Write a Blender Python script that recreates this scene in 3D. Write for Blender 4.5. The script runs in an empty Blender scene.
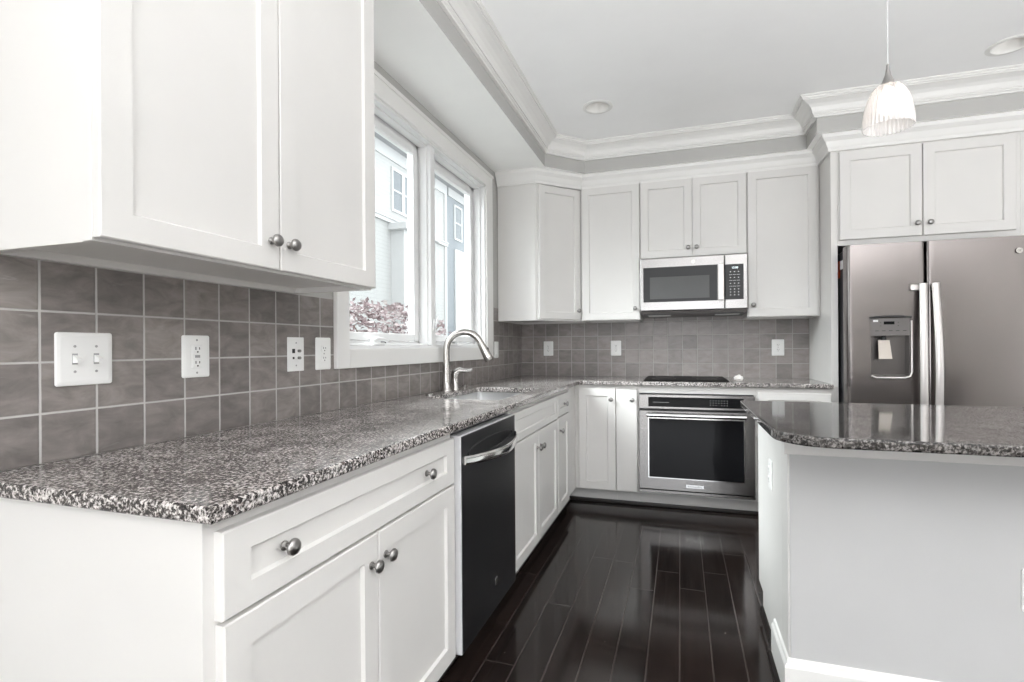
import bpy, bmesh, math, random
from mathutils import Vector, Matrix
R = math.radians
random.seed(7)
SC = bpy.context.scene
COL = SC.collection

# ------------------------------------------------------------------ camera
F_PX, W_PX = 505.97, 1024.0
cd = bpy.data.cameras.new('camera'); cam = bpy.data.objects.new('camera', cd); COL.objects.link(cam)
cd.sensor_width = 36.0; cd.lens = F_PX / W_PX * 36.0
cd.shift_x = -8.434 / W_PX; cd.shift_y = 5.845 / W_PX
cd.clip_start = 0.02; cd.clip_end = 200
cam.matrix_world = Matrix.Translation((1.3684, 0.0, 1.1687)) @ Matrix.Rotation(R(17.545), 4, 'Z') @ Matrix.Rotation(R(90), 4, 'X') @ Matrix.Rotation(R(-0.39), 4, 'Z')
SC.camera = cam

# ------------------------------------------------------------------ world, sun, daylight, exposure
SC.view_settings.view_transform = 'Standard'
SC.view_settings.look = 'None'
SC.view_settings.gamma = 1.0
SC.view_settings.use_curve_mapping = False
SC.view_settings.exposure = 0.18
SC.cycles.use_denoising = True
SC.cycles.max_bounces = 24
SC.cycles.diffuse_bounces = 20
SC.cycles.glossy_bounces = 5
SC.cycles.transparent_max_bounces = 12
SC.cycles.sample_clamp_indirect = 6.0
wd = bpy.data.worlds.new('overcast_sky'); SC.world = wd; wd.use_nodes = True
bg = wd.node_tree.nodes['Background']
bg.inputs[0].default_value = (0.93, 0.96, 1.0, 1); bg.inputs[1].default_value = 3.0

def lamp(name, kind, loc, direction, energy, color=(1, 1, 1), **kw):
    ld = bpy.data.lights.new(name, kind); ld.energy = energy; ld.color = color
    for k, v in kw.items(): setattr(ld, k, v)
    o = bpy.data.objects.new(name, ld); COL.objects.link(o); o.location = loc
    o.rotation_euler = Vector(direction).to_track_quat('-Z', 'Y').to_euler()
    return o
lamp('sun', 'SUN', (6, 0, 9), (-0.72, 0.15, -0.68), 0.35, (1, 0.97, 0.93), angle=R(2))
# daylight of the glazed rear wall and of the family room windows behind the camera
lamp('rear_window_daylight', 'AREA', (1.35, -3.85, 1.15), (0, 1, 0.05), 36, (0.95, 0.975, 1.0), shape='RECTANGLE', size=2.6, size_y=1.6)
# unseen lamp added outside the window to brighten the island end
lamp('outdoor_fill_lamp', 'AREA', (-2.4, 1.7, 3.7), (4.1, .6, -2.9), 240, (0.95, 0.975, 1.0), shape='DISK', size=2.4, spread=R(100))
# added uplight behind the camera, brightening the ceiling and soffit
lamp('ceiling_fill_lamp', 'AREA', (3.2, -1.5, 0.35), (.05, 0.14, 1), 260, (0.98, 0.99, 1.0), shape='DISK', size=1.1, spread=R(136))
# fill lamp added before the solid right wall, for the left cabinets
lamp('right_wall_fill_lamp', 'AREA', (5.5, 1.45, 1.3), (-1, 0, 0.3), 26, (0.97, 0.985, 1.0), shape='RECTANGLE', size=2.5, size_y=1.8)
# recessed ceiling lights, two of them in the picture
for cx, cy in ((.86, 3.328), (3.035, 3.326), (.86, 1.25), (3.035, 1.25), (.86, -.85), (3.035, -.85)):
    lamp('downlight', 'SPOT', (cx, cy, 2.768), (0, 0, -1), .2 if cy > 2 else 40 if cx > 2 and cy > 0 else 18, (1.0, 0.95, 0.9), spot_size=R(140), spot_blend=.6, shadow_soft_size=.03)

# ------------------------------------------------------------------ materials
def newmat(name):
    m = bpy.data.materials.new(name); m.use_nodes = True
    return m, m.node_tree.nodes, m.node_tree.links, m.node_tree.nodes['Principled BSDF']
def setp(b, **kw):
    for k, v in kw.items():
        if k == 'color': b.inputs['Base Color'].default_value = (*v, 1)
        elif k == 'rough': b.inputs['Roughness'].default_value = v
        elif k == 'metal': b.inputs['Metallic'].default_value = v
        elif k == 'spec': b.inputs['Specular IOR Level'].default_value = v
        elif k == 'coat': b.inputs['Coat Weight'].default_value = v
        elif k == 'emit':
            b.inputs['Emission Color'].default_value = (*v[0], 1); b.inputs['Emission Strength'].default_value = v[1]
def noise(n, l, vec, scale, detail=2, rough=.5, dist=0):
    t = n.new('ShaderNodeTexNoise'); t.inputs['Scale'].default_value = scale
    t.inputs['Detail'].default_value = detail; t.inputs['Roughness'].default_value = rough
    t.inputs['Distortion'].default_value = dist
    if vec is not None: l.new(vec, t.inputs['Vector'])
    return t
def ramp(n, l, fac, stops):
    r = n.new('ShaderNodeValToRGB'); e = r.color_ramp.elements
    while len(e) < len(stops): e.new(.5)
    for x, (p, c) in zip(e, stops): x.position = p; x.color = (*c, 1) if len(c) == 3 else c
    l.new(fac, r.inputs[0]); return r
def math_(n, l, op, a, b=None, c=None):
    m = n.new('ShaderNodeMath'); m.operation = op
    for i, v in enumerate((a, b, c)):
        if v is None: continue
        if isinstance(v, (int, float)): m.inputs[i].default_value = v
        else: l.new(v, m.inputs[i])
    return m.outputs[0]
def mix(n, l, fac, a, b, typ='MIX'):
    m = n.new('ShaderNodeMix'); m.data_type = 'RGBA'; m.blend_type = typ
    if isinstance(fac, (int, float)): m.inputs[0].default_value = fac
    else: l.new(fac, m.inputs[0])
    for i, v in ((6, a), (7, b)):
        if isinstance(v, tuple): m.inputs[i].default_value = (*v, 1)
        else: l.new(v, m.inputs[i])
    return m.outputs[2]
def bump(n, l, h, strength, dist=0.002):
    b = n.new('ShaderNodeBump'); b.inputs['Strength'].default_value = strength; b.inputs['Distance'].default_value = dist
    l.new(h, b.inputs['Height']); return b.outputs[0]
def objco(n): return n.new('ShaderNodeTexCoord').outputs['Object']
def mapped(n, l, vec, scale=(1, 1, 1), loc=(0, 0, 0)):
    m = n.new('ShaderNodeMapping'); m.inputs['Scale'].default_value = scale; m.inputs['Location'].default_value = loc
    l.new(vec, m.inputs['Vector']); return m.outputs[0]

def paint(name, color, rough=.4, bumpy=.04, var=.02):
    m, n, l, b = newmat(name); setp(b, rough=rough, spec=.4)
    t = noise(n, l, objco(n), 3.0, 3)
    lo = tuple(max(0, c * (1 - var)) for c in color); hi = tuple(min(1, c * (1 + var)) for c in color)
    l.new(ramp(n, l, t.outputs[0], [(.3, lo), (.7, hi)]).outputs[0], b.inputs['Base Color'])
    t2 = noise(n, l, objco(n), 220, 2); l.new(bump(n, l, t2.outputs[0], bumpy, .001), b.inputs['Normal'])
    return m
M = {}
M['cabinet'] = paint('white_cabinet_paint', (.685, .672, .655), .36)
M['trim'] = paint('white_trim_paint', (.78, .772, .755), .4)
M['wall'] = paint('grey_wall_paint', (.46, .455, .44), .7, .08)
M['island_face'] = paint('pale_grey_wall_paint', (.50, .50, .50), .6, .08)
M['ceiling'] = paint('white_ceiling_paint', (.95, .95, .95), .85, .06)
M['soffit'] = paint('soffit_paint', (.95, .95, .935), .8, .06)
M['plastic'] = paint('white_plastic', (.82, .82, .81), .3, 0)
M['vinyl'] = paint('white_vinyl', (.80, .80, .80), .35, 0)
M['carpet'] = paint('light_carpet', (.6, .57, .53), .95, .3)
M['kick'] = paint('grey_white_kick_board', (.55, .54, .53), .5)
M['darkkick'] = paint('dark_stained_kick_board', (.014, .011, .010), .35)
M['black'] = paint('black_plastic', (.012, .012, .013), .35, 0)
M['cordgrey'] = paint('clear_grey_cord', (.55, .55, .56), .3, 0)
M['satin_edge'] = paint('satin_aluminium_edge', (.62, .62, .63), .35, 0)
M['slot'] = paint('dark_slot', (.03, .03, .03), .6, 0)
M['grey'] = paint('grey_plastic', (.16, .148, .143), .4, 0)
M['darkgrey'] = paint('dark_grey_metal_side', (.05, .05, .052), .45)
M['orange'] = paint('orange_sticker', (.75, .13, .03), .5, 0)
M['mark'] = paint('white_print', (.75, .75, .75), .5, 0)
M['markgrey'] = paint('grey_print', (.35, .35, .35), .5, 0)
M['paddle'] = paint('beige_paddle', (.62, .56, .50), .4, 0)
M['crumple'] = paint('crumpled_white_wrap', (.75, .72, .70), .45)

def steel(name, color, rough, stretch=(2, 2, 300), wavy=0.0, bumpst=0, metal=1.0):
    m, n, l, b = newmat(name); setp(b, metal=metal, color=color)
    co = objco(n); t = noise(n, l, mapped(n, l, co, stretch), 1.0, 3, .6)
    mr = n.new('ShaderNodeMapRange'); mr.inputs[3].default_value = rough * (.92 if bumpst else .97); mr.inputs[4].default_value = rough * (1.1 if bumpst else 1.03)
    l.new(t.outputs[0], mr.inputs[0]); l.new(mr.outputs[0], b.inputs['Roughness'])
    nb = bump(n, l, t.outputs[0], bumpst, .0006)
    if wavy:
        t2 = noise(n, l, co, 2.2, 1); b2 = n.new('ShaderNodeBump'); b2.inputs['Strength'].default_value = wavy
        b2.inputs['Distance'].default_value = .02; l.new(t2.outputs[0], b2.inputs['Height']); l.new(nb, b2.inputs['Normal']); nb = b2.outputs[0]
    l.new(nb, b.inputs['Normal'])
    return m
M['steel'] = steel('brushed_stainless_steel', (.32, .31, .304), .27)
M['fridge_steel'] = steel('brushed_refrigerator_steel', (.23, .21, .205), .23, wavy=.08)
M['handle_steel'] = steel('satin_handle_steel', (.62, .59, .575), .4, (60, 60, 60), bumpst=.0)
M['chrome'] = steel('polished_steel', (.80, .80, .80), .12, (20, 20, 20), bumpst=0)
M['sink'] = steel('sink_steel', (.70, .70, .70), .3, (60, 2, 60))
M['nickel'] = steel('brushed_nickel', (.46, .44, .42), .27, (40, 40, 40), bumpst=0)
M['pewter'] = steel('pewter_knob_metal', (.34, .33, .32), .28, (40, 40, 40), bumpst=0)
M['black_steel'] = steel('dark_stainless_steel', (.062, .062, .066), .3, (60, 60, 60), bumpst=0, metal=.85)
M['recess_steel'] = steel('dark_warm_recess_steel', (.15, .14, .135), .3, (60, 60, 60), bumpst=0, metal=.9)

def glass_black(name, col=(.008, .008, .009), rough=.06):
    m, n, l, b = newmat(name); setp(b, color=col, rough=rough, spec=.14)
    t = noise(n, l, objco(n), 4); l.new(bump(n, l, t.outputs[0], .01, .001), b.inputs['Normal']); return m
M['blackglass'] = glass_black('black_oven_glass')
M['mwwindow'] = glass_black('grey_microwave_window', (.11, .11, .11), .1)
M['cooktop'] = paint('matte_black_cooktop_surface', (.010, .009, .009), .55, 0); M['cooktop'].node_tree.nodes['Principled BSDF'].inputs['Specular IOR Level'].default_value = .12
M['ext_glass'] = glass_black('outside_window_glass', (.2, .215, .23), .3)

def tile(name, axis, y0, s, z0, t, grout_col, dark):
    m, n, l, b = newmat(name)
    co = objco(n); sep = n.new('ShaderNodeSeparateXYZ'); l.new(co, sep.inputs[0])
    u = math_(n, l, 'DIVIDE', math_(n, l, 'SUBTRACT', sep.outputs[axis], y0), s)
    v = math_(n, l, 'DIVIDE', math_(n, l, 'SUBTRACT', sep.outputs[2], z0), t)
    def dist(x):   # distance to the nearest joint, in tile units
        return math_(n, l, 'SUBTRACT', .5, math_(n, l, 'ABSOLUTE', math_(n, l, 'SUBTRACT', math_(n, l, 'FRACT', x), .5)))
    d = math_(n, l, 'MINIMUM', dist(u), dist(v))
    nz = noise(n, l, co, 60, 2)
    d = math_(n, l, 'ADD', d, math_(n, l, 'MULTIPLY', math_(n, l, 'SUBTRACT', nz.outputs[0], .5), .008))
    g = ramp(n, l, d, [(.017, (0, 0, 0)), (.026, (1, 1, 1))]).outputs[0]
    cell = n.new('ShaderNodeCombineXYZ'); l.new(math_(n, l, 'FLOOR', u), cell.inputs[0]); l.new(math_(n, l, 'FLOOR', v), cell.inputs[1])
    wn = n.new('ShaderNodeTexWhiteNoise'); l.new(cell.outputs[0], wn.inputs['Vector'])
    off = n.new('ShaderNodeVectorMath'); off.operation = 'MULTIPLY_ADD'
    l.new(wn.outputs['Color'], off.inputs[0]); off.inputs[1].default_value = (7, 7, 7); l.new(co, off.inputs[2])
    sc = (5, 12, 26) if axis == 1 else (12, 5, 26)
    st = noise(n, l, mapped(n, l, off.outputs[0], sc), 1.0, 6, .6, .6)
    a, c = dark
    base = ramp(n, l, st.outputs[0], [(.28, a), (.5, tuple((i + j) / 2 for i, j in zip(a, c))), (.72, c)]).outputs[0]
    sc2 = noise(n, l, mapped(n, l, off.outputs[0], (14, 14, 70)), 1.0, 4, .7, 1.0)
    base = mix(n, l, ramp(n, l, sc2.outputs[0], [(.64, (0, 0, 0)), (.72, (.55, .55, .55))]).outputs[0], base, (.28, .27, .26))
    tint = ramp(n, l, wn.outputs['Value'], [(0, (.80, .79, .78)), (.5, (1, .98, .97)), (1, (1.2, 1.18, 1.16))]).outputs[0]
    base = mix(n, l, 1.0, base, tint, 'MULTIPLY')
    l.new(mix(n, l, g, grout_col, base), b.inputs['Base Color'])
    rr = mix(n, l, g, (.8, .8, .8), (.33, .33, .33)); l.new(rr, b.inputs['Roughness'])
    h = math_(n, l, 'ADD', g, math_(n, l, 'MULTIPLY', st.outputs[0], .25))
    l.new(bump(n, l, h, .5, .0025), b.inputs['Normal'])
    return m
Y0, S, Z0, T = 0.7558, 0.11583, 1.0254, 0.1156
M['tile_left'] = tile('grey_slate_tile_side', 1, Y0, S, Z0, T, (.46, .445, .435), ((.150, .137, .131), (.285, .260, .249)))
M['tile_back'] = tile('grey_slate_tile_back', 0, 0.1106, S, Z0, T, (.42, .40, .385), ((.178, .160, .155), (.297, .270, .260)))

def granite(name, lift, rough):
    m, n, l, b = newmat(name); co = objco(n)
    v1 = n.new('ShaderNodeTexVoronoi'); v1.inputs['Scale'].default_value = 180; l.new(co, v1.inputs['Vector'])
    n1 = noise(n, l, co, 135, 4, .7, .3); n2 = noise(n, l, co, 16, 3, .6)
    k = math_(n, l, 'ADD', math_(n, l, 'MULTIPLY', n1.outputs[0], .8), math_(n, l, 'MULTIPLY', n2.outputs[0], .2))
    c = ramp(n, l, k, [(.385, (.014, .013, .013)), (.46, (.06, .054, .052)), (.51, (.25, .24, .235)), (.57, (.52, .505, .50)), (.68, (.70, .69, .68))]).outputs[0]
    fl = ramp(n, l, v1.outputs['Color'], [(.74, (0, 0, 0)), (.80, (1, 1, 1))]).outputs[0]
    c = mix(n, l, fl, c, (.02, .018, .018))
    n3 = noise(n, l, co, 45, 2); c = mix(n, l, ramp(n, l, n3.outputs[0], [(.64, (0, 0, 0)), (.78, (.4, .4, .4))]).outputs[0], c, (.15, .10, .09))
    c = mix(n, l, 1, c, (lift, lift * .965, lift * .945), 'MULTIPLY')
    l.new(c, b.inputs['Base Color']); setp(b, rough=rough, spec=.5)
    return m
M['granite'] = granite('glare_lit_granite', 1.15, .14)  # window glare on the left counter painted in as a lighter tone
M['granite_no_glare'] = granite('granite_without_glare', .36, .07)  # same granite darkened, standing in for the island top's lack of glare

def planks():
    m, n, l, b = newmat('espresso_floor_planks'); co = objco(n)
    sep = n.new('ShaderNodeSeparateXYZ'); l.new(co, sep.inputs[0])
    w = .1155
    u = math_(n, l, 'DIVIDE', math_(n, l, 'SUBTRACT', sep.outputs[0], 1.127 - 10 * w), w)
    row = math_(n, l, 'FLOOR', u)
    wn0 = n.new('ShaderNodeTexWhiteNoise'); wn0.noise_dimensions = '1D'; l.new(row, wn0.inputs['W'])
    v = math_(n, l, 'ADD', math_(n, l, 'DIVIDE', sep.outputs[1], 1.15), math_(n, l, 'MULTIPLY', wn0.outputs['Value'], 7.0))
    def dist(x, k):
        return math_(n, l, 'MULTIPLY', math_(n, l, 'SUBTRACT', .5, math_(n, l, 'ABSOLUTE', math_(n, l, 'SUBTRACT', math_(n, l, 'FRACT', x), .5))), k)
    d = math_(n, l, 'MINIMUM', dist(u, w), dist(v, 1.15))
    g = ramp(n, l, d, [(.0010, (0, 0, 0)), (.0028, (1, 1, 1))]).outputs[0]
    cell = n.new('ShaderNodeCombineXYZ'); l.new(row, cell.inputs[0]); l.new(math_(n, l, 'FLOOR', v), cell.inputs[1])
    wn = n.new('ShaderNodeTexWhiteNoise'); l.new(cell.outputs[0], wn.inputs['Vector'])
    off = n.new('ShaderNodeVectorMath'); off.operation = 'MULTIPLY_ADD'
    l.new(wn.outputs['Color'], off.inputs[0]); off.inputs[1].default_value = (9, 9, 9); l.new(co, off.inputs[2])
    gr = noise(n, l, mapped(n, l, off.outputs[0], (60, 3, 1)), 1, 5, .6, .5)
    c = ramp(n, l, gr.outputs[0], [(.3, (.008, .0055, .005)), (.7, (.023, .016, .014))]).outputs[0]
    tint = ramp(n, l, wn.outputs['Value'], [(0, (.75, .75, .75)), (1, (1.4, 1.35, 1.3))]).outputs[0]
    c = mix(n, l, 1, c, tint, 'MULTIPLY')
    dust = noise(n, l, co, 70, 1); c = mix(n, l, ramp(n, l, dust.outputs[0], [(.80, (0, 0, 0)), (.83, (.6, .6, .6))]).outputs[0], c, (.4, .38, .36))
    c = mix(n, l, g, (.06, .05, .047), c)  # joint lines lighter than the boards: bevel highlights painted into the colour
    l.new(c, b.inputs['Base Color'])
    sm = noise(n, l, co, 5, 4, .6)
    mr = n.new('ShaderNodeMapRange'); mr.inputs[3].default_value = .07; mr.inputs[4].default_value = .17; l.new(sm.outputs[0], mr.inputs[0])
    l.new(mr.outputs[0], b.inputs['Roughness']); setp(b, spec=.32)
    h = math_(n, l, 'ADD', g, math_(n, l, 'MULTIPLY', gr.outputs[0], .15))
    l.new(bump(n, l, h, .25, .001), b.inputs['Normal'])
    return m
M['floor'] = planks()

def pane_glass():
    m, n, l, b = newmat('clear_window_glass'); n.remove(b)
    tr = n.new('ShaderNodeBsdfTransparent'); tr.inputs[0].default_value = (.96, .98, .97, 1)
    gl = n.new('ShaderNodeBsdfGlossy'); gl.inputs['Roughness'].default_value = .01
    lw = n.new('ShaderNodeLayerWeight'); lw.inputs[0].default_value = .5
    fr = math_(n, l, 'ADD', math_(n, l, 'MULTIPLY', math_(n, l, 'POWER', lw.outputs['Facing'], 5.0), .6), .025)
    mx = n.new('ShaderNodeMixShader'); l.new(fr, mx.inputs[0]); l.new(tr.outputs[0], mx.inputs[1]); l.new(gl.outputs[0], mx.inputs[2])
    l.new(mx.outputs[0], n['Material Output'].inputs[0]); return m
M['glass'] = pane_glass()
def shade_glass():
    m, n, l, b = newmat('ribbed_frosted_glass'); n.remove(b)
    tl = n.new('ShaderNodeBsdfTranslucent'); tl.inputs[0].default_value = (.95, .92, .90, 1)
    df = n.new('ShaderNodeBsdfDiffuse'); df.inputs[0].default_value = (.9, .88, .87, 1)
    tr = n.new('ShaderNodeBsdfTransparent'); gl = n.new('ShaderNodeBsdfGlossy'); gl.inputs['Roughness'].default_value = .08
    a = n.new('ShaderNodeMixShader'); a.inputs[0].default_value = .62; l.new(tl.outputs[0], a.inputs[1]); l.new(df.outputs[0], a.inputs[2])
    c = n.new('ShaderNodeMixShader'); c.inputs[0].default_value = .68; l.new(a.outputs[0], c.inputs[1]); l.new(tr.outputs[0], c.inputs[2])
    d = n.new('ShaderNodeMixShader'); d.inputs[0].default_value = .10; l.new(c.outputs[0], d.inputs[1]); l.new(gl.outputs[0], d.inputs[2])
    l.new(d.outputs[0], n['Material Output'].inputs[0]); return m
M['shade'] = shade_glass()
def emitter(name, col, st):
    m, n, l, b = newmat(name); setp(b, color=col, emit=(col, st)); return m
M['bulb'] = emitter('warm_bulb_glow', (1, .86, .74), 2.0)
M['canlens'] = emitter('downlight_lens_glow', (1, .95, .9), .15)
M['display'] = emitter('white_display_digits', (.85, .95, 1), 1.2)

def siding(name, col):
    m, n, l, b = newmat(name); setp(b, rough=.6)
    sep = n.new('ShaderNodeSeparateXYZ'); l.new(objco(n), sep.inputs[0])
    f = math_(n, l, 'FRACT', math_(n, l, 'DIVIDE', sep.outputs[2], .13))
    l.new(mix(n, l, ramp(n, l, f, [(.0, (.0, .0, .0)), (.12, (1, 1, 1))]).outputs[0], tuple(c * .72 for c in col), col), b.inputs['Base Color'])
    l.new(bump(n, l, f, .6, .02), b.inputs['Normal']); return m
M['siding_white'] = siding('white_lap_siding', (.41, .41, .405))
M['siding_blue'] = siding('grey_blue_lap_siding', (.22, .24, .26))
M['ext_trim'] = paint('white_exterior_trim', (.5, .5, .5), .5)
M['roof'] = paint('grey_roof', (.3, .3, .31), .8)
M['ground'] = paint('pale_concrete_ground', (.30, .30, .29), .9, .2, .15)
def leafmat():
    m, n, l, b = newmat('reddish_leaves'); setp(b, rough=.6)
    t = noise(n, l, objco(n), 9, 2)
    l.new(ramp(n, l, t.outputs[0], [(.35, (.15, .10, .105)), (.5, (.28, .21, .215)), (.65, (.48, .43, .42))]).outputs[0], b.inputs['Base Color']); return m
M['leaf'] = leafmat()
M['bark'] = paint('brown_bark', (.16, .11, .09), .9, .3, .3)

# ------------------------------------------------------------------ mesh helpers
class MB:
    def __init__(s): s.bm = bmesh.new()
    def box(s, x0, x1, y0, y1, z0, z1, bev=0, seg=1):
        r = bmesh.ops.create_cube(s.bm, size=1.0); vs = r['verts']
        for v in vs:
            v.co = Vector(((x0 + x1) / 2 + v.co.x * (x1 - x0), (y0 + y1) / 2 + v.co.y * (y1 - y0), (z0 + z1) / 2 + v.co.z * (z1 - z0)))
        if bev:
            es = list({e for v in vs for e in v.link_edges})
            bmesh.ops.bevel(s.bm, geom=es, offset=bev, segments=seg, affect='EDGES', profile=.5)
        return s
    def extr(s, pts, vec):
        vec = Vector(vec); n = len(pts)
        a = [s.bm.verts.new(Vector(p)) for p in pts]; b = [s.bm.verts.new(Vector(p) + vec) for p in pts]
        fs = [s.bm.faces.new(a), s.bm.faces.new(b[::-1])]
        for i in range(n): fs.append(s.bm.faces.new((a[i], b[i], b[(i + 1) % n], a[(i + 1) % n])))
        bmesh.ops.recalc_face_normals(s.bm, faces=fs); return s
    def rings(s, rings, cap0=True, cap1=True, closed=True):
        rv = [[s.bm.verts.new(Vector(p)) for p in r] for r in rings]; fs = []
        for a, b in zip(rv, rv[1:]):
            n = len(a)
            for i in range(n if closed else n - 1):
                fs.append(s.bm.faces.new((a[i], a[(i + 1) % n], b[(i + 1) % n], b[i])))
        if cap0: fs.append(s.bm.faces.new(rv[0][::-1]))
        if cap1: fs.append(s.bm.faces.new(rv[-1]))
        bmesh.ops.recalc_face_normals(s.bm, faces=fs); return s
    def lathe(s, prof, org, axis=(0, 0, 1), seg=24, cap0=True, cap1=True, rib=0, ribn=0):
        ax = Vector(axis).normalized(); org = Vector(org)
        u = ax.orthogonal().normalized(); w = ax.cross(u); rr = []
        for r, h in prof:
            ring = []
            for i in range(seg):
                t = 2 * math.pi * i / seg; q = max(r, 1e-4) * (1 + rib * math.cos(ribn * t))
                ring.append(org + ax * h + u * q * math.cos(t) + w * q * math.sin(t))
            rr.append(ring)
        return s.rings(rr, cap0, cap1)
    def tube(s, pts, rad, seg=12, flat=None):
        pts = [Vector(p) for p in pts]; n = len(pts)
        rad = rad if isinstance(rad, (list, tuple)) else [rad] * n
        t0 = (pts[1] - pts[0]).normalized(); u = t0.orthogonal().normalized(); rr = []
        for i, p in enumerate(pts):
            t = (pts[min(i + 1, n - 1)] - pts[max(i - 1, 0)]).normalized()
            u = (u - t * u.dot(t)).normalized(); w = t.cross(u)
            rr.append([p + u * rad[i] * math.cos(2 * math.pi * k / seg) + w * rad[i] * math.sin(2 * math.pi * k / seg) for k in range(seg)])
        return s.rings(rr)
    def sweep(s, path, prof, closed=False):
        """profile (out, z) swept along an XY path; 'out' is to the right of the travel direction; mitred"""
        P = [Vector((p[0], p[1], 0)) for p in path]; n = len(P); rr = []
        for i in range(n):
            d0 = (P[i] - P[i - 1]).normalized() if i else (P[1] - P[0]).normalized()
            d1 = (P[i + 1] - P[i]).normalized() if i < n - 1 else d0
            n0 = Vector((d0.y, -d0.x, 0)); n1 = Vector((d1.y, -d1.x, 0))
            m = (n0 + n1).normalized(); m = m / max(.2, m.dot(n0))
            rr.append([P[i] + m * o + Vector((0, 0, z)) for o, z in prof])
        return s.rings(rr)
    def build(s, name, mat, parent=None, smooth=False, loc=None):
        off = Vector(loc) if loc else (root_loc(parent) if parent else Vector((0, 0, 0)))
        for v in s.bm.verts: v.co -= off
        me = bpy.data.meshes.new(name); s.bm.to_mesh(me); s.bm.free()
        me.materials.append(M[mat] if isinstance(mat, str) else mat)
        if smooth:
            for p in me.polygons: p.use_smooth = True
            try: me.set_sharp_from_angle(angle=R(38))
            except Exception: pass
        o = bpy.data.objects.new(name, me); COL.objects.link(o)
        if parent: o.parent = parent
        else: o.location = off
        return o
def root_loc(o):
    while o.parent: o = o.parent
    return Vector(o.location)
def tag(o, label=None, cat=None, group=None, kind=None):
    if label: o['label'] = label
    if cat: o['category'] = cat
    if group: o['group'] = group
    if kind: o['kind'] = kind
    return o
def thing(name, label, cat, loc, group=None):
    o = bpy.data.objects.new(name, None); COL.objects.link(o); o.location = loc; o.empty_display_size = .1
    return tag(o, label, cat, group)
def struct(o): o['kind'] = 'structure'; return o
X_, Y_, Z_ = Vector((1, 0, 0)), Vector((0, 1, 0)), Vector((0, 0, 1))

def panel(org, U, N, w, h, t=.02, rail=.06, rec=.009, slab=False, c=.0025, rail_v=None):
    """a cabinet front lying from org along U and up, its face out along N"""
    org = Vector(org); U = Vector(U).normalized(); N = Vector(N).normalized()
    rv = rail if rail_v is None else rail_v
    def ring(i, n, j=None):
        j = i if j is None else j
        return [org + U * a + Z_ * b + N * n for a, b in ((i, j), (w - i, j), (w - i, h - j), (i, h - j))]
    rr = [ring(0, 0), ring(0, t - c), ring(c, t)]
    if not slab: rr += [ring(rail, t, rv), ring(rail + .005, t - rec, rv + .005)]
    return MB().rings(rr)
def knob(parent, p, N, r=.0165):
    m = MB(); m.lathe([(.0095, 0), (.0095, .003), (.0055, .006), (.005, .013), (.009, .016), (r, .021), (r, .025), (r * .85, .029), (r * .45, .0315), (.0001, .032)], p, N, 18)
    return m.build('knob', 'pewter', parent, True)
def front(parent, kind, org, U, N, w, h, knobs=(), **kw):
    o = panel(org, U, N, w, h, **kw).build(kind, 'cabinet', parent)
    t = kw.get('t', .02)
    for a, b in knobs:
        knob(o, Vector(org) + Vector(U).normalized() * a + Z_ * b + Vector(N).normalized() * t, N)
    return o

YB = 4.365            # back wall
CH = 2.743            # ceiling
SO = 2.53             # soffit underside
CT, CB = .914, .884   # counter top / underside

# ------------------------------------------------------------------ room shell
XR, YR = 5.6, -4.0
struct(MB().box(-.3, XR + .2, -1.0, YB + .2, -.12, 0).build('floor', 'floor'))
struct(MB().box(-.3, XR + .2, YR - .2, -1.0, -.12, .004).build('floor_carpet', 'carpet'))  # unseen carpet, chosen pale to bounce light up to the ceiling
# left wall with the window opening
WY0, WY1, WZ0, WZ1 = 1.845, 3.47, 1.165, 2.355
m = MB()
m.box(-.16, -.006, YR - .2, WY0, 0, 3.0); m.box(-.16, -.006, WY1, YB + .15, 0, 3.0)
m.box(-.16, -.006, WY0, WY1, 0, WZ0); m.box(-.16, -.006, WY0, WY1, WZ1, 3.0)
struct(m.build('wall_left', 'wall'))
struct(MB().box(-.006, XR + .2, YB + .006, YB + .16, 0, 3.0).build('wall_back', 'wall'))
struct(MB().box(XR, XR + .15, YR - .2, YB + .006, 0, 3.0).build('wall_right', 'wall'))
m = MB(); m.box(-.006, .05, YR - .15, YR, 0, 3.0); m.box(2.65, XR, YR - .15, YR, 0, 3.0)
m.box(.05, 2.65, YR - .15, YR, 0, .45); m.box(.05, 2.65, YR - .15, YR, 2.55, 3.0)
struct(m.build('wall_rear', 'wall'))
# ceiling sheet with round holes for the two downlights, under a slab
CANS = [(.860, 3.328), (3.035, 3.326)]
CR = .078
bm = bmesh.new(); edges = []
def loop(pts):
    vs = [bm.verts.new((x, y, CH)) for x, y in pts]
    for i in range(len(vs)): edges.append(bm.edges.new((vs[i], vs[(i + 1) % len(vs)])))
loop([(-.006, YR), (XR, YR), (XR, YB + .006), (-.006, YB + .006)])
for cx, cy in CANS: loop([(cx + CR * math.cos(2 * math.pi * k / 32), cy + CR * math.sin(2 * math.pi * k / 32)) for k in range(32)])
bmesh.ops.triangle_fill(bm, use_beauty=True, use_dissolve=False, edges=edges)
for f in bm.faces:
    if f.normal.z > 0: f.normal_flip()
mb = MB(); mb.bm.free(); mb.bm = bm
mb.box(-.16, XR + .15, YR - .2, YB + .16, 3.0, 3.12)
struct(mb.build('ceiling', 'ceiling'))
# dropped soffit above the cabinets, one continuous ring
SP = [(.40, YR), (.40, 3.70), (.655, 3.96), (2.215, 3.96), (2.215, 3.685), (4.05, 3.685), (4.05, YB + .006), (-.006, YB + .006), (-.006, YR)]
sof = MB().extr([(x, y, SO) for x, y in SP], (0, 0, CH + .05 - SO)).build('soffit', 'soffit')
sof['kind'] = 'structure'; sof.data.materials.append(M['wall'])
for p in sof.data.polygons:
    if abs(p.normal.z) < .5: p.material_index = 1
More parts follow.
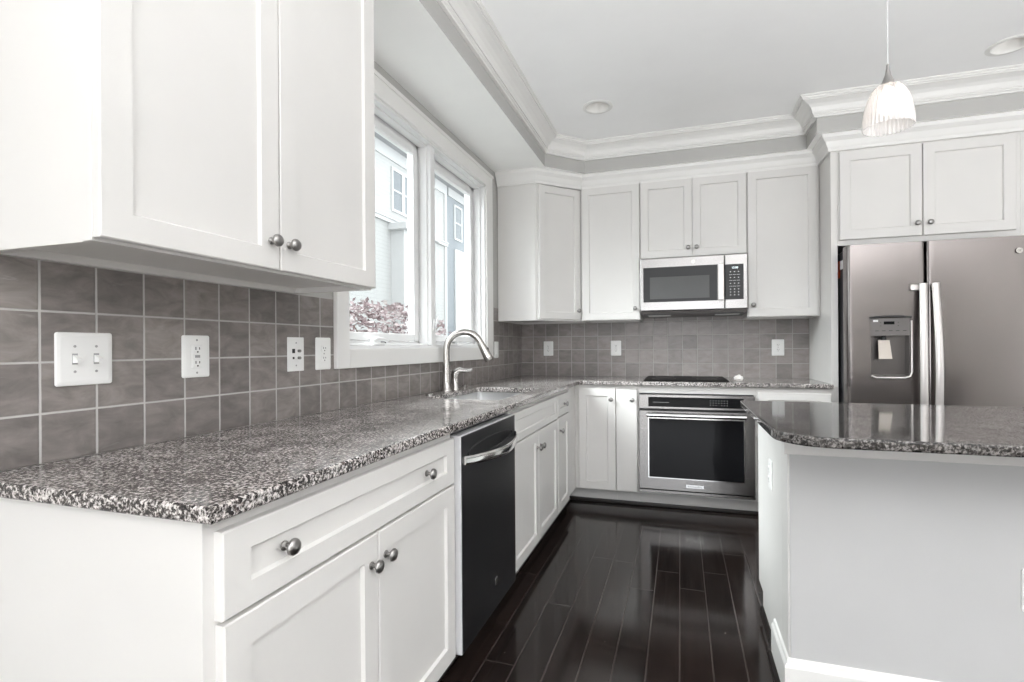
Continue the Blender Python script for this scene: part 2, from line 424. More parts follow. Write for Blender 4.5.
# crown at the ceiling
CRP = [(0, 2.628), (.016, 2.628), (.018, 2.636), (.026, 2.642), (.026, 2.650), (.033, 2.650), (.034, 2.664), (.044, 2.684), (.060, 2.700), (.084, 2.712), (.098, 2.716), (.098, 2.723), (.107, 2.723), (.108, 2.732), (.116, 2.736), (.116, 2.743), (0, 2.743)]
struct(MB().sweep(SP[:7], CRP).build('trim_1', 'trim'))

# tile backsplashes (their faces are the wall planes)
m = MB(); m.box(-.006, 0, .624, 1.80, CT, 1.372); m.box(-.006, 0, 1.80, 3.55, CT, 1.12); m.box(-.006, 0, 3.55, YB, CT, 1.372); m.box(-.006, 0, 3.55, 3.758, 1.372, 1.472); struct(m.build('wall_left_backsplash', 'tile_left'))
struct(MB().box(0, 2.31, YB, YB + .006, CT, 1.42).build('wall_back_backsplash', 'tile_back'))

# ------------------------------------------------------------------ window on the left wall
w = thing('window_1', None, None, (0, 2.66, WZ0)); w['kind'] = 'structure'
m = MB()   # flat casing
co0, co1, cz0, cz1 = 1.762, 3.592, 1.082, 2.445
m.box(0, .02, co0, WY0, cz0, cz1, .002); m.box(0, .02, WY1, co1, cz0, cz1, .002)
m.box(0, .02, WY0, WY1, cz0, WZ0, .002); m.box(0, .02, WY0, WY1, WZ1, cz1, .002)
m.box(0, .026, co0 - .008, co1 + .008, cz1 - .004, cz1 + .018, .002)
m.build('casing', 'trim', w)
m = MB()   # jamb liner, stepped stops and centre mullion
YM = 2.665
m.box(-.15, .004, WY0 - .001, WY0 + .014, WZ0, WZ1); m.box(-.15, .004, WY1 - .014, WY1 + .001, WZ0, WZ1)
m.box(-.15, .004, WY0, WY1, WZ1 - .014, WZ1 + .001); m.box(-.15, .004, WY0, WY1, WZ0 - .001, WZ0 + .014)
for a, b in ((WY0 + .014, YM - .028), (YM + .028, WY1 - .014)):
    for x0, q in ((-.13, .024), (-.07, .012)):
        m.box(x0, x0 + .045, a, a + q, WZ0 + .014, WZ1 - .014, .002); m.box(x0, x0 + .045, b - q, b, WZ0 + .014, WZ1 - .014, .002)
        m.box(x0, x0 + .045, a, b, WZ1 - .014 - q, WZ1 - .014, .002); m.box(x0, x0 + .045, a, b, WZ0 + .014, WZ0 + .014 + q, .002)
m.box(-.15, -.005, YM - .028, YM + .028, WZ0 + .014, WZ1 - .014, .003)
m.build('frame', 'vinyl', w)
for a, b in ((WY0 + .040, YM - .054), (YM + .054, WY1 - .040)):
    z0, z1 = WZ0 + .040, WZ1 - .040; q = .040
    m = MB(); x0, x1 = -.118, -.078
    m.box(x0, x1, a, a + q, z0, z1, .003); m.box(x0, x1, b - q, b, z0, z1, .003)
    m.box(x0, x1, a + q, b - q, z0, z0 + q, .003); m.box(x0, x1, a + q, b - q, z1 - q, z1, .003)
    sash = m.build('sash', 'vinyl', w)
    MB().box(-.101, -.097, a + q - .006, b - q + .006, z0 + q - .006, z1 - q + .006).build('pane', 'glass', sash)
    # crank operator at the sill and its folding handle
    yc = (a + b) / 2 - .14
    m = MB(); m.box(-.06, -.005, yc - .055, yc + .055, WZ0 + .0141, WZ0 + .03, .006, 2)
    m.tube([(-.03, yc - .03, WZ0 + .032), (-.02, yc + .0, WZ0 + .046), (-.012, yc + .05, WZ0 + .044), (-.010, yc + .075, WZ0 + .036)], [.011, .010, .008, .007], 10)
    m.build('crank_handle', 'vinyl', w, True)
    m = MB(); m.box(-.06, -.045, yc + .09, yc + .12, WZ0 + .0141, WZ0 + .035, .002); m.build('sash_stop', 'black' if a < YM else 'slot', w)
m = MB(); m.box(-.006, .004, YM - .012, YM + .012, WZ0 + .10, WZ0 + .17, .003); m.tube([(.002, YM, WZ0 + .14), (.018, YM, WZ0 + .15), (.02, YM, WZ0 + .185)], .006, 8)
m.build('latch', 'vinyl', w)

# ------------------------------------------------------------------ wall cabinets
UB, UT = 1.372, 2.439      # bottom and top of the wall cabinets
def carcass(parent, pts, z0, z1, lip=.018):
    """hollow-bottomed box over a plan polygon, the bottom board set up behind a rail"""
    cx = sum(p[0] for p in pts) / len(pts); cy = sum(p[1] for p in pts) / len(pts)
    def ins(d):
        out = []
        n = len(pts)
        for i in range(n):
            p = Vector(pts[i]); a = (p - Vector(pts[i - 1])).normalized(); b = (Vector(pts[(i + 1) % n]) - p).normalized()
            na = Vector((-a.y, a.x)); nb = Vector((-b.y, b.x)); mm = (na + nb).normalized(); out.append(p + mm * d / max(.3, mm.dot(na)))
        return out
    A = ins(0); B = ins(lip)
    m = MB(); m.rings([[(p[0], p[1], z0 + lip) for p in B], [(p[0], p[1], z0) for p in B], [(p[0], p[1], z0) for p in A], [(p[0], p[1], z1) for p in A]])
    return m.build('carcass', 'cabinet', parent)

# left pair
c = thing('wall_cabinet', 'large white double-door wall cabinet nearest the camera, above the left counter', 'cabinet', (.165, 1.1, UB))
carcass(c, [(0, .66), (.33, .66), (.33, 1.545), (0, 1.545)], UB, UT)
front(c, 'door', (.33, .656, UB + .006), Y_, X_, .4395, UT - UB - .02, [(.4395 - .03, .072)], rail=.06, rail_v=.053)
front(c, 'door', (.33, 1.0995, UB + .006), Y_, X_, .4435, UT - UB - .02, [(.03, .072)], rail=.06, rail_v=.053)
# end stile strip
MB().box(.302, .329, .655, .66, UB, UT, .001).build('face_frame', 'cabinet', c)
# diagonal corner
D = math.sqrt(.5)
c = thing('corner_wall_cabinet', 'white diagonal corner wall cabinet right of the window', 'cabinet', (.3, 4.06, UB))
carcass(c, [(0, 3.755), (.305, 3.755), (.61, 4.06), (.61, YB), (0, YB)], UB, UT)
front(c, 'door', (.305 + .018, 3.755 + .018, UB + .012), (D, D, 0), (D, -D, 0), .4313 - .05, UT - UB - .03, [(.4313 - .05 - .028, .07)], rail=.055)
# single door
c = thing('wall_cabinet', 'tall white single-door wall cabinet left of the microwave', 'cabinet', (.84, 4.19, UB))
carcass(c, [(.612, 4.035), (1.074, 4.035), (1.074, YB), (.612, YB)], UB, UT)
front(c, 'door', (.622, 4.035, UB + .004), X_, -Y_, .449, UT - UB - .014, [(.449 - .035, .085)], rail=.055)
# over the microwave
MZ = 1.836
c = thing('wall_cabinet', 'short white two-door wall cabinet directly above the microwave', 'cabinet', (1.455, 4.19, MZ))
carcass(c, [(1.076, 4.035), (1.836, 4.035), (1.836, YB), (1.076, YB)], MZ, UT)
front(c, 'door', (1.080, 4.035, MZ + .006), X_, -Y_, .377, UT - MZ - .016, [(.377 - .028, .065)], rail=.055)
front(c, 'door', (1.460, 4.035, MZ + .006), X_, -Y_, .373, UT - MZ - .016, [(.028, .065)], rail=.055)
# right of the microwave
c = thing('wall_cabinet', 'tall white single-door wall cabinet between microwave and refrigerator', 'cabinet', (2.07, 4.19, UB))
carcass(c, [(1.838, 4.035), (2.308, 4.035), (2.308, YB), (1.838, YB)], UB, UT)
front(c, 'door', (1.843, 4.035, UB + .004), X_, -Y_, .448, UT - UB - .014, [(.032, .085)], rail=.055)
# tall panel and the cabinet over the refrigerator
FY = 3.765
o = MB().box(2.31, 2.349, FY, YB, 0, UT, .0015).build('end_panel', 'cabinet', loc=(2.32, 4.06, 0))
tag(o, 'tall white panel standing between back counter and refrigerator', 'panel')
c = thing('wall_cabinet', 'wide white two-door cabinet above the refrigerator', 'cabinet', (2.82, 4.06, 1.815))
carcass(c, [(2.3495, FY), (3.30, FY), (3.30, YB), (2.3495, YB)], 1.812, UT)
front(c, 'door', (2.358, FY, 1.845), X_, -Y_, .447, 2.415 - 1.845, [(.447 - .03, .075)], rail=.06)
front(c, 'door', (2.811, FY, 1.845), X_, -Y_, .463, 2.415 - 1.845, [(.03, .075)], rail=.06)
o = MB().box(3.301, 3.326, FY, YB, 0, UT, .0015).build('end_panel', 'cabinet', loc=(3.31, 4.06, 0))
tag(o, 'tall white panel on the far right side of the refrigerator', 'panel')
# crown on the cabinets
CC = [(0, UT - .012), (.016, UT - .012), (.018, UT + .006), (.024, UT + .016), (.036, UT + .046), (.052, UT + .064), (.056, UT + .068), (.058, SO - .0005), (0, SO - .0005)]
struct(MB().sweep([(.001, 3.754), (.3054, 3.754), (.6105, 4.034), (2.3095, 4.034), (2.3095, FY - .001), (3.327, FY - .001), (3.327, YB)], CC).build('trim_2', 'trim'))
struct(MB().sweep([(.001, .659), (.331, .659), (.331, 1.546), (.001, 1.546)], CC).build('trim_3', 'trim'))

# ------------------------------------------------------------------ base cabinets
BX, BY = .61, YB - .61     # face-frame planes
KZ = .105
def base(label, loc, x0, x1, y0, y1, side, kick='darkkick', name='base_cabinet', top=CB):
    c = thing(name, label, 'cabinet', loc)
    MB().box(x0, x1, y0, y1, KZ, top, .001).build('carcass', 'cabinet', c)
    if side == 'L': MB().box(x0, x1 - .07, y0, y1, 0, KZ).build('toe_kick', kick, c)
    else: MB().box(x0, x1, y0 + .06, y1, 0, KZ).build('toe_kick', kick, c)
    return c
def drawer_front(c, org, U, N, w, h, knobs): return front(c, 'drawer', org, U, N, w, h, knobs, rail=.058, rail_v=.046, rec=.009)
# left cabinet
c = base('white base cabinet with one wide drawer over two doors, nearest the camera', (.3, 1.11, 0), 0, BX, .64, 1.588, 'L')
drawer_front(c, (BX, .662, .706), Y_, X_, .918, .152, [(.138, .079), (.718, .080)])
front(c, 'door', (BX, .664, KZ + .006), Y_, X_, .456, .587, [(.456 - .03, .587 - .072)], rail=.058)
front(c, 'door', (BX, 1.124, KZ + .006), Y_, X_, .456, .587, [(.03, .587 - .068)], rail=.058)
# sink base
c = base('white sink base cabinet with false drawer front, right of the dishwasher', (.3, 2.66, 0), 0, BX, 2.20, 3.112, 'L', top=.66)
MB().box(BX - .02, BX, 2.20, 3.112, .66, CB).build('face_frame', 'cabinet', c)
front(c, 'drawer_front', (BX, 2.206, .718), Y_, X_, .90, .140, [], rail=.058, rail_v=.036, rec=.006)
front(c, 'door', (BX, 2.206, KZ + .006), Y_, X_, .447, .600, [(.447 - .032, .600 - .085)], rail=.055)
front(c, 'door', (BX, 2.657, KZ + .006), Y_, X_, .449, .600, [(.034, .600 - .085)], rail=.055)
# narrow drawer base in the corner
c = base('narrow white base cabinet with small drawer, left run beside the corner', (.3, 3.43, 0), 0, BX, 3.114, YB - .612, 'L')
drawer_front(c, (BX, 3.120, .722), Y_, X_, .32, .136, [(.165, .068)])
front(c, 'door', (BX, 3.120, KZ + .006), Y_, X_, .32, .604, [(.036, .52)], rail=.055)
# back run
c = base('white corner base cabinet with single door, under the back counter', (.4, YB - .3, 0), 0, .914, BY + .001, YB, 'B', 'kick')
front(c, 'door', (.640, BY, KZ + .008), X_, -Y_, .272, .745, [(.272 - .03, .745 - .078)], rail=.055)
c = base('narrow white pull-out cabinet with plain front beside the oven', (.99, YB - .3, 0), .915, 1.072, BY + .001, YB, 'B', 'kick', 'pull_out_cabinet')
front(c, 'door', (.918, BY, KZ + .008), X_, -Y_, .148, .742, [(.148 - .032, .742 - .075)], slab=True)
c = thing('oven_cabinet', 'white cabinet housing the built-in oven under the cooktop', 'cabinet', (1.46, YB - .3, 0))
m = MB(); m.box(1.073, 1.080, BY, YB, KZ, CB); m.box(1.846, 1.853, BY, YB, KZ, CB); m.box(1.080, 1.846, BY, BY + .02, .83, CB, .001); m.box(1.080, 1.846, BY + .005, YB, KZ, KZ + .012)
m.build('carcass', 'cabinet', c)
MB().box(1.073, 1.853, BY + .06, YB, 0, KZ).build('toe_kick', 'kick', c)
c = base('white base cabinet with drawer between the oven and the refrigerator panel', (2.08, YB - .3, 0), 1.854, 2.309, BY + .001, YB, 'B', 'kick')
drawer_front(c, (1.868, BY, .706), X_, -Y_, .432, .142, [(.216, .07)])
front(c, 'door', (1.868, BY, KZ + .008), X_, -Y_, .214, .58, [(.19, .52)], rail=.055)
front(c, 'door', (2.086, BY, KZ + .008), X_, -Y_, .214, .58, [(.025, .52)], rail=.055)
# dark shoe moulding on the floor in front of the kick boards
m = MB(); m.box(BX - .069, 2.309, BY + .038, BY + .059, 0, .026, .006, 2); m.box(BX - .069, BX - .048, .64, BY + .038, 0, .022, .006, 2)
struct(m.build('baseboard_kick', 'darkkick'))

# ------------------------------------------------------------------ counters
def slab(outline, holes, z0, z1, bev=.006):
    bm = bmesh.new(); edges = []
    for lp in [outline] + holes:
        vs = [bm.verts.new((x, y, z1)) for x, y in lp]
        for i in range(len(vs)): edges.append(bm.edges.new((vs[i], vs[(i + 1) % len(vs)])))
    bmesh.ops.triangle_fill(bm, use_beauty=True, use_dissolve=True, edges=edges)
    bmesh.ops.recalc_face_normals(bm, faces=bm.faces[:])
    r = bmesh.ops.extrude_face_region(bm, geom=bm.faces[:])
    for v in [g for g in r['geom'] if isinstance(g, bmesh.types.BMVert)]: v.co.z = z0
    bmesh.ops.recalc_face_normals(bm, faces=bm.faces[:])
    es = [e for e in bm.edges if len(e.link_faces) == 2 and abs(e.verts[0].co.z - e.verts[1].co.z) < 1e-5 and e.calc_face_angle(0) > 1.0]
    bmesh.ops.bevel(bm, geom=es, offset=bev, segments=3, affect='EDGES', profile=.5)
    mb = MB(); mb.bm.free(); mb.bm = bm; return mb
def arc(cx, cy, r, a0, a1, n=8): return [(cx + r * math.cos(R(a0 + (a1 - a0) * k / n)), cy + r * math.sin(R(a0 + (a1 - a0) * k / n))) for k in range(n + 1)]
def rrect(x0, x1, y0, y1, r, n=5):
    return arc(x1 - r, y1 - r, r, 0, 90, n) + arc(x0 + r, y1 - r, r, 90, 180, n) + arc(x0 + r, y0 + r, r, 180, 270, n) + arc(x1 - r, y0 + r, r, 270, 360, n)
CE = .648
SX0, SX1, SY0, SY1 = .14, .535, 2.28, 2.985
out = [(.001, .624), (CE, .624), (CE, YB - CE - .03), (CE + .03, YB - CE), (2.309, YB - CE), (2.309, YB - .001), (.001, YB - .001)]
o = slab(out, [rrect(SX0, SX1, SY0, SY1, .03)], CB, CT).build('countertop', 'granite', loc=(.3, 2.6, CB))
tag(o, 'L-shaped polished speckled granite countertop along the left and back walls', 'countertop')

# sink under the cut-out
s = thing('sink', 'stainless undermount kitchen sink below the window', 'sink', (.34, 2.63, .68))
e = .006
def rr3(x0, x1, y0, y1, r, z): return [(x, y, z) for x, y in rrect(x0, x1, y0, y1, r)]
m = MB(); m.rings([rr3(SX0 - .02, SX1 + .02, SY0 - .02, SY1 + .02, .035, CB - .001), rr3(SX0 - e, SX1 + e, SY0 - e, SY1 + e, .03, CB - .001), rr3(SX0 - e, SX1 + e, SY0 - e, SY1 + e, .03, .72),
                   rr3(SX0 + .01, SX1 - .01, SY0 + .01, SY1 - .01, .03, .694), rr3(SX0 + .03, SX1 - .03, SY0 + .03, SY1 - .03, .03, .690)], cap0=False)
m.rings([rr3(SX0 - .02, SX1 + .02, SY0 - .02, SY1 + .02, .035, CB - .001), rr3(SX0 - .01, SX1 + .01, SY0 - .01, SY1 + .01, .03, .715), rr3(SX0 + .02, SX1 - .02, SY0 + .02, SY1 - .02, .03, .684)], cap0=False)
m.build('basin', 'sink', s, True)
m = MB(); m.lathe([(.045, .0), (.045, .003), (.036, .004), (.03, .0015), (.0001, .0015)], (.30, 2.63, .6905), (0, 0, 1), 24); m.build('drain', 'chrome', s, True)

# faucet
f = thing('faucet', 'brushed nickel gooseneck pull-down faucet behind the sink', 'faucet', (.068, 2.68, CT))
fx, fy = .068, 2.68
m = MB(); m.lathe([(.034, 0), (.034, .006), (.030, .012), (.025, .06), (.0215, .15), (.0205, .17)], (fx, fy, CT), (0, 0, 1), 20)
ra = .104; zt = CT + .240
path = [(fx, fy, CT + .16), (fx, fy, CT + .2), (fx, fy, zt)]
dirx, diry = .96, .28
for k in range(1, 15):
    a = math.pi - (math.pi * .88) * k / 14
    q = ra + ra * math.cos(a); path.append((fx + dirx * q, fy + diry * q, zt + ra * math.sin(a)))
m.tube(path, .019, 18); m.build('spout', 'nickel', f, True)
p1 = Vector(path[-1]); d1 = (Vector(path[-1]) - Vector(path[-2])).normalized()
m = MB(); m.lathe([(.0198, -.004), (.0215, .004), (.0225, .03), (.026, .085), (.027, .108), (.025, .113), (.0001, .113)], p1, d1, 20)
m.build('spray_head', 'nickel', f, True)
sd = Vector((d1.z, 0, -d1.x)); sd = sd if sd.x > 0 else -sd
m = MB(); m.lathe([(.009, 0), (.008, .004), (.0001, .005)], p1 + d1 * .045 + Vector((dirx, diry, .3)).normalized() * .0225, Vector((dirx, diry, .2)), 12); m.build('spray_button', 'slot', f, True)
hx, hy = .078, 2.775
m = MB(); m.lathe([(.032, 0), (.032, .005), (.027, .012), (.023, .06), (.022, .075), (.025, .09)], (hx, hy, CT), (0, 0, 1), 18)
m.tube([(hx, hy, CT + .082), (hx + .004, hy, CT + .105), (hx + .03, hy + .006, CT + .118), (hx + .06, hy + .012, CT + .113), (hx + .085, hy + .015, CT + .113), (hx + .105, hy + .018, CT + .120)], [.025, .024, .018, .012, .010, .009], 12)
m.build('lever_handle', 'nickel', f, True)
o = MB().lathe([(.023, 0), (.023, .004), (.018, .007), (.0001, .008)], (.085, 2.44, CT), (0, 0, 1), 22).build('hole_cover', 'nickel', smooth=True, loc=(.085, 2.44, CT))
tag(o, 'small round nickel cap on the granite left of the faucet', 'cap')
o = MB().lathe([(.011, 0), (.011, .012), (.013, .016), (.013, .022), (.0001, .024)], (.095, 2.875, CT), (0, 0, 1), 16).build('air_switch', 'nickel', smooth=True, loc=(.095, 2.875, CT))
tag(o, 'tiny nickel button on the granite right of the faucet lever', 'button')

# cooktop
k = thing('cooktop', 'flat black glass cooktop set into the back counter above the oven', 'cooktop', (1.40, 4.06, CT))
cx0, cx1, cy0, cy1 = 1.11, 1.69, 3.765, 4.30
m = MB(); m.rings([rr3(cx0, cx1, cy0, cy1, .015, CT), rr3(cx0, cx1, cy0, cy1, .015, CT + .006), rr3(cx0 + .006, cx1 - .006, cy0 + .006, cy1 - .006, .012, CT + .010)]); m.build('glass_top', 'cooktop', k)
for a, b, r_ in ((1.25, 3.95, .085), (1.55, 3.95, .07), (1.25, 4.18, .07), (1.55, 4.18, .095)):
    MB().lathe([(r_, 0), (r_, .0004), (r_ - .004, .0004), (r_ - .004, 0)], (a, b, CT + .0101), (0, 0, 1), 32, False, False).build('burner_ring', 'grey', k)
# crumpled wrap
bm = bmesh.new(); bmesh.ops.create_icosphere(bm, subdivisions=3, radius=.025)
for v in bm.verts:
    q = 1 + .35 * math.sin(v.co.x * 190 + 1.3) * math.cos(v.co.y * 170) + random.uniform(-.12, .12)
    v.co = Vector((v.co.x * 1.25 * q, v.co.y * .9 * q, max(-.018, v.co.z * .85 * q)))
mb = MB(); mb.bm.free(); mb.bm = bm
for v in bm.verts: v.co += Vector((1.765, 3.93, CT + .0185))
o = mb.build('crumpled_wrapper', 'crumple', loc=(1.765, 3.93, CT)); tag(o, 'small crumpled white wrapper on the back counter right of the cooktop', 'wrapper')

# ------------------------------------------------------------------ dishwasher
d = thing('dishwasher', 'dark stainless dishwasher with bowed handle under the left counter', 'dishwasher', (.3, 1.89, 0))
m = MB(); m.box(.03, .60, 1.592, 2.192, .11, CB - .012); m.build('tub', 'darkgrey', d)
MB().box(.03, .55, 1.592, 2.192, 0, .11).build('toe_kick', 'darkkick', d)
DX = .648
m = MB(); m.box(.602, DX - .003, 1.598, 2.188, .105, .862, .003); dd = m.build('door', 'satin_edge', d)
MB().box(DX - .003, DX, 1.600, 2.186, .108, .860, .002).build('front_skin', 'black_steel', dd)
# shallow scooped pocket behind the handle
ring0 = []; ring1 = []; ring2 = []
for i in range(32):
    t = 2 * math.pi * i / 32; a, b = math.cos(t), math.sin(t)
    ring0.append((DX + .001, 1.895 + .25 * a, .792 + .032 * b)); ring1.append((DX + .004, 1.895 + .243 * a, .792 + .028 * b)); ring2.append((DX + .0012, 1.895 + .235 * a, .792 + .024 * b))
MB().rings([ring0, ring1, ring2]).build('handle_pocket', 'black_steel', dd)
pth = []
for i in range(17):
    t = i / 16; pth.append((DX + .006 + .055 * math.sin(math.pi * t) ** .8, 1.612 + .566 * t, .775 - .012 * math.sin(math.pi * t)))
m = MB(); rr = []
for i, p in enumerate(pth):
    h = .015 + .004 * math.sin(math.pi * i / 16)
    rr.append([(p[0] + .007 * math.cos(q) * 1.0, p[1], p[2] + h * math.sin(q)) for q in [2 * math.pi * j / 12 for j in range(12)]])
m.rings(rr); m.build('handle', 'chrome', dd, True)
m = MB(); m.box(DX, DX + .003, 1.915, 1.945, .205, .232, .001); m.build('emblem', 'chrome', dd)

# ------------------------------------------------------------------ oven
ov = thing('wall_oven', 'built-in stainless oven with black glass door under the cooktop', 'oven', (1.465, 4.0, .12))
OF = YB - .645
MB().box(1.085, 1.84, OF + .03, YB - .03, .125, .826).build('body', 'darkgrey', ov)
m = MB(); m.box(1.081, 1.845, OF, OF + .03, .722, .824, .003); cp = m.build('control_panel', 'steel', ov)
MB().box(1.147, 1.775, OF - .003, OF, .738, .806, .001).build('control_glass', 'blackglass', cp)
for i in range(7):
    for j in range(3):
        if i == 3 and j == 0: continue
        MB().box(1.560 + i * .018, 1.566 + i * .018, OF - .0036, OF - .003, .755 + j * .016, .758 + j * .016).build('key_mark', 'markgrey', cp)
MB().box(1.18, 1.29, OF - .0036, OF - .003, .768, .770).build('display_line', 'markgrey', cp)
m = MB(); m.box(1.081, 1.845, OF - .006, OF + .028, .150, .710, .004); od = m.build('door', 'steel', ov)
MB().box(1.144, 1.780, OF - .008, OF - .006, .232, .662, .001).build('bezel', 'chrome', od)
MB().box(1.151, 1.773, OF - .0095, OF - .008, .239, .655, .001).build('window', 'blackglass', od)
m = MB(); m.tube([(1.14, OF - .052, .684), (1.785, OF - .052, .684)], .0145, 18)
for xx in (1.165, 1.76): m.tube([(xx, OF - .006, .684), (xx, OF - .052, .684)], .011, 12)
m.build('handle', 'chrome', od, True)
bd = MB().box(1.398, 1.518, OF - .010, OF - .006, .175, .199, .0015).build('badge', 'chrome', od)
m = MB(); m.box(1.081, 1.845, OF + .004, OF + .028, .125, .145, .002); m.build('vent_strip', 'steel', ov)

def text(parent, body, size, loc, rot, mat, name='lettering'):
    cu = bpy.data.curves.new(name, 'FONT'); cu.body = body; cu.size = size; cu.align_x = 'CENTER'; cu.align_y = 'CENTER'; cu.extrude = .0003
    o = bpy.data.objects.new('tmp_text', cu); COL.objects.link(o)
    dg = bpy.context.evaluated_depsgraph_get(); me = bpy.data.meshes.new_from_object(o.evaluated_get(dg))
    bpy.data.objects.remove(o); bpy.data.curves.remove(cu)
    me.transform(Matrix.Translation(Vector(loc) - root_loc(parent)) @ Matrix.Rotation(R(rot), 4, 'Z') @ Matrix.Rotation(R(90), 4, 'X'))
    me.materials.clear(); me.materials.append(M[mat])
    t = bpy.data.objects.new(name, me); COL.objects.link(t); t.parent = parent
    return t
text(bd, 'KitchenAid', .021, (1.458, OF - .0102, .187), 0, 'slot')

# ------------------------------------------------------------------ microwave
mw = thing('microwave', 'stainless over-the-range microwave above the cooktop', 'microwave', (1.456, 4.1, 1.41))
MF = 3.965
m = MB(); m.box(1.078, 1.834, MF + .03, YB - .002, 1.432, 1.833, .003); m.build('body', 'steel', mw)
m = MB(); m.box(1.078, 1.678, MF, MF + .029, 1.434, 1.833, .006, 2); md = m.build('door', 'steel', mw)
MB().box(1.102, 1.630, MF - .003, MF, 1.500, 1.762, .002).build('window_frame', 'black', md)
MB().box(1.150, 1.575, MF - .0042, MF - .003, 1.522, 1.688, .001).build('window', 'mwwindow', md)
m = MB(); m.box(1.633, 1.672, MF - .03, MF - .018, 1.500, 1.764, .005, 2); m.box(1.640, 1.665, MF - .02, MF, 1.515, 1.54, .002); m.box(1.640, 1.665, MF - .02, MF, 1.725, 1.75, .002)
m.build('handle', 'handle_steel', md)
def emblem(parent, x, y, z, r):
    m = MB(); m.lathe([(r, 0), (r, .0018), (r * .84, .0018), (r * .84, .0008), (.0001, .0008)], (x, y, z), (0, -1, 0), 24)
    o = m.build('emblem', 'nickel', parent, True)
    text(o, 'GE', r * .95, (x, y - .0012, z), 0, 'grey'); return o
emblem(md, 1.462, MF, 1.793, .0135)
m = MB(); m.box(1.680, 1.834, MF, MF + .029, 1.434, 1.833, .006, 2); mp = m.build('control_panel', 'steel', mw)
MB().box(1.682, 1.806, MF - .003, MF, 1.503, 1.758, .002).build('keypad', 'black', mp)
for j in range(9):
    for i in range(3):
        q = (1.708 + i * .026, .022, 1.702, .002) if j in (1, 3, 5) else (1.714 + i * .027, .008, 1.7005, .005)
        MB().box(q[0], q[0] + q[1], MF - .0036, MF - .003, q[2] - j * .021, q[2] + q[3] - j * .021).build('key_mark', 'mark', mp)
text(mp, '12:00', .02, (1.748, MF - .0034, 1.732), 0, 'display', 'display')
m = MB(); m.extr([(1.082, MF + .012, 1.432), (1.082, YB - .002, 1.432), (1.082, YB - .002, 1.404), (1.082, MF + .16, 1.404), (1.082, MF + .03, 1.414)], (.748, 0, 0))
un = m.build('underside', 'grey', mw)
MB().box(1.10, 1.81, MF + .05, MF + .06, 1.408, 1.4245).build('vent_grille', 'black', un)
for a in (1.13, 1.62):
    MB().box(a, a + .17, MF + .10, MF + .2, 1.4005, 1.406, .002).build('light_lens', 'plastic', un)

# ------------------------------------------------------------------ refrigerator
fr = thing('refrigerator', 'stainless side-by-side refrigerator with ice and water dispenser', 'refrigerator', (2.82, 4.0, 0))
FF = 3.612; FT = 1.785
MB().box(2.366, 3.268, 3.712, YB - .06, .02, 1.765, .003).build('body', 'darkgrey', fr)
MB().box(2.38, 3.25, 3.70, 3.76, .001, .06).build('base_grille', 'black', fr)
DX0, DX1, DX2 = 2.362, 2.772, 3.270
def fridge_door(x0, x1, hole=None):
    """slightly bowed front with rounded vertical edges, optional pocket"""
    n = 24; xs = [x0 + (x1 - x0) * i / n for i in range(n + 1)]
    m = MB(); pts = [(x0, 3.705)]
    r_ = .02
    pts += [(x0 + r_ - r_ * math.cos(R(a)), FF + r_ + .004 - r_ * math.sin(R(a))) for a in range(0, 91, 15)]
    for i in range(1, n):
        t = i / n; x = x0 + r_ + (x1 - x0 - 2 * r_) * t
        pts.append((x, FF + .004 - .002 * math.sin(math.pi * t)))
    pts += [(x1 - r_ + r_ * math.sin(R(a)), FF + r_ + .004 - r_ * math.cos(R(a))) for a in range(0, 91, 15)]
    pts.append((x1, 3.705))
    m.extr([(x, y, .065) for x, y in pts], (0, 0, FT - .065)); return m
PX0, PX1, PZ0, PZ1, PZM = 2.482, 2.690, .972, 1.332, 1.222
door_l = fridge_door(DX0, DX1 - .003)
ld = door_l.build('freezer_door', 'fridge_steel', fr, True)
rd = fridge_door(DX1 + .003, DX2).build('fresh_food_door', 'fridge_steel', fr, True)
# dispenser pocket cut into the freezer door
cut = MB().box(PX0, PX1, FF - .05, FF + .075, PZ0, PZ1, .012, 3).build('cutter', 'grey')
bpy.context.view_layer.update()
md_ = ld.modifiers.new('pocket', 'BOOLEAN'); md_.object = cut; md_.operation = 'DIFFERENCE'; md_.solver = 'EXACT'
dg = bpy.context.evaluated_depsgraph_get(); nm = bpy.data.meshes.new_from_object(ld.evaluated_get(dg))
ld.modifiers.clear(); ld.data = nm; nm.name = 'freezer_door'
nm.materials.clear(); nm.materials.append(M['fridge_steel'])
for p_ in nm.polygons: p_.use_smooth = True
nm.set_sharp_from_angle(angle=R(14))
bpy.data.objects.remove(cut)
m = MB()   # recess lining
m.box(PX0 + .001, PX1 - .001, FF + .068, FF + .073, PZ0 + .003, PZ1 - .003); m.box(PX0 + .001, PX0 + .005, FF + .006, FF + .068, PZ0 + .01, PZ1 - .01); m.box(PX1 - .005, PX1 - .001, FF + .006, FF + .068, PZ0 + .01, PZ1 - .01)
m.box(PX0 + .005, PX1 - .005, FF + .008, FF + .068, PZ0 + .001, PZ0 + .008)
lin = m.build('dispenser_recess', 'recess_steel', ld)
m = MB(); m.extr([(PX0 + .003, FF + .001, PZM), (PX0 + .003, FF - .002, PZ1 - .004), (PX0 + .003, FF + .066, PZ1 - .004), (PX0 + .003, FF + .066, PZM)], (PX1 - PX0 - .006, 0, 0))
pn = m.build('dispenser_panel', 'grey', ld)
MB().box(PX0 + .07, PX0 + .125, FF - .0028, FF - .0005, 1.290, 1.308).build('display', 'blackglass', pn)
for i in range(5): MB().box(PX0 + .025 + i * .036, PX0 + .043 + i * .036, FF - .0012, FF + .001, 1.250, 1.253).build('button_mark', 'slot', pn)
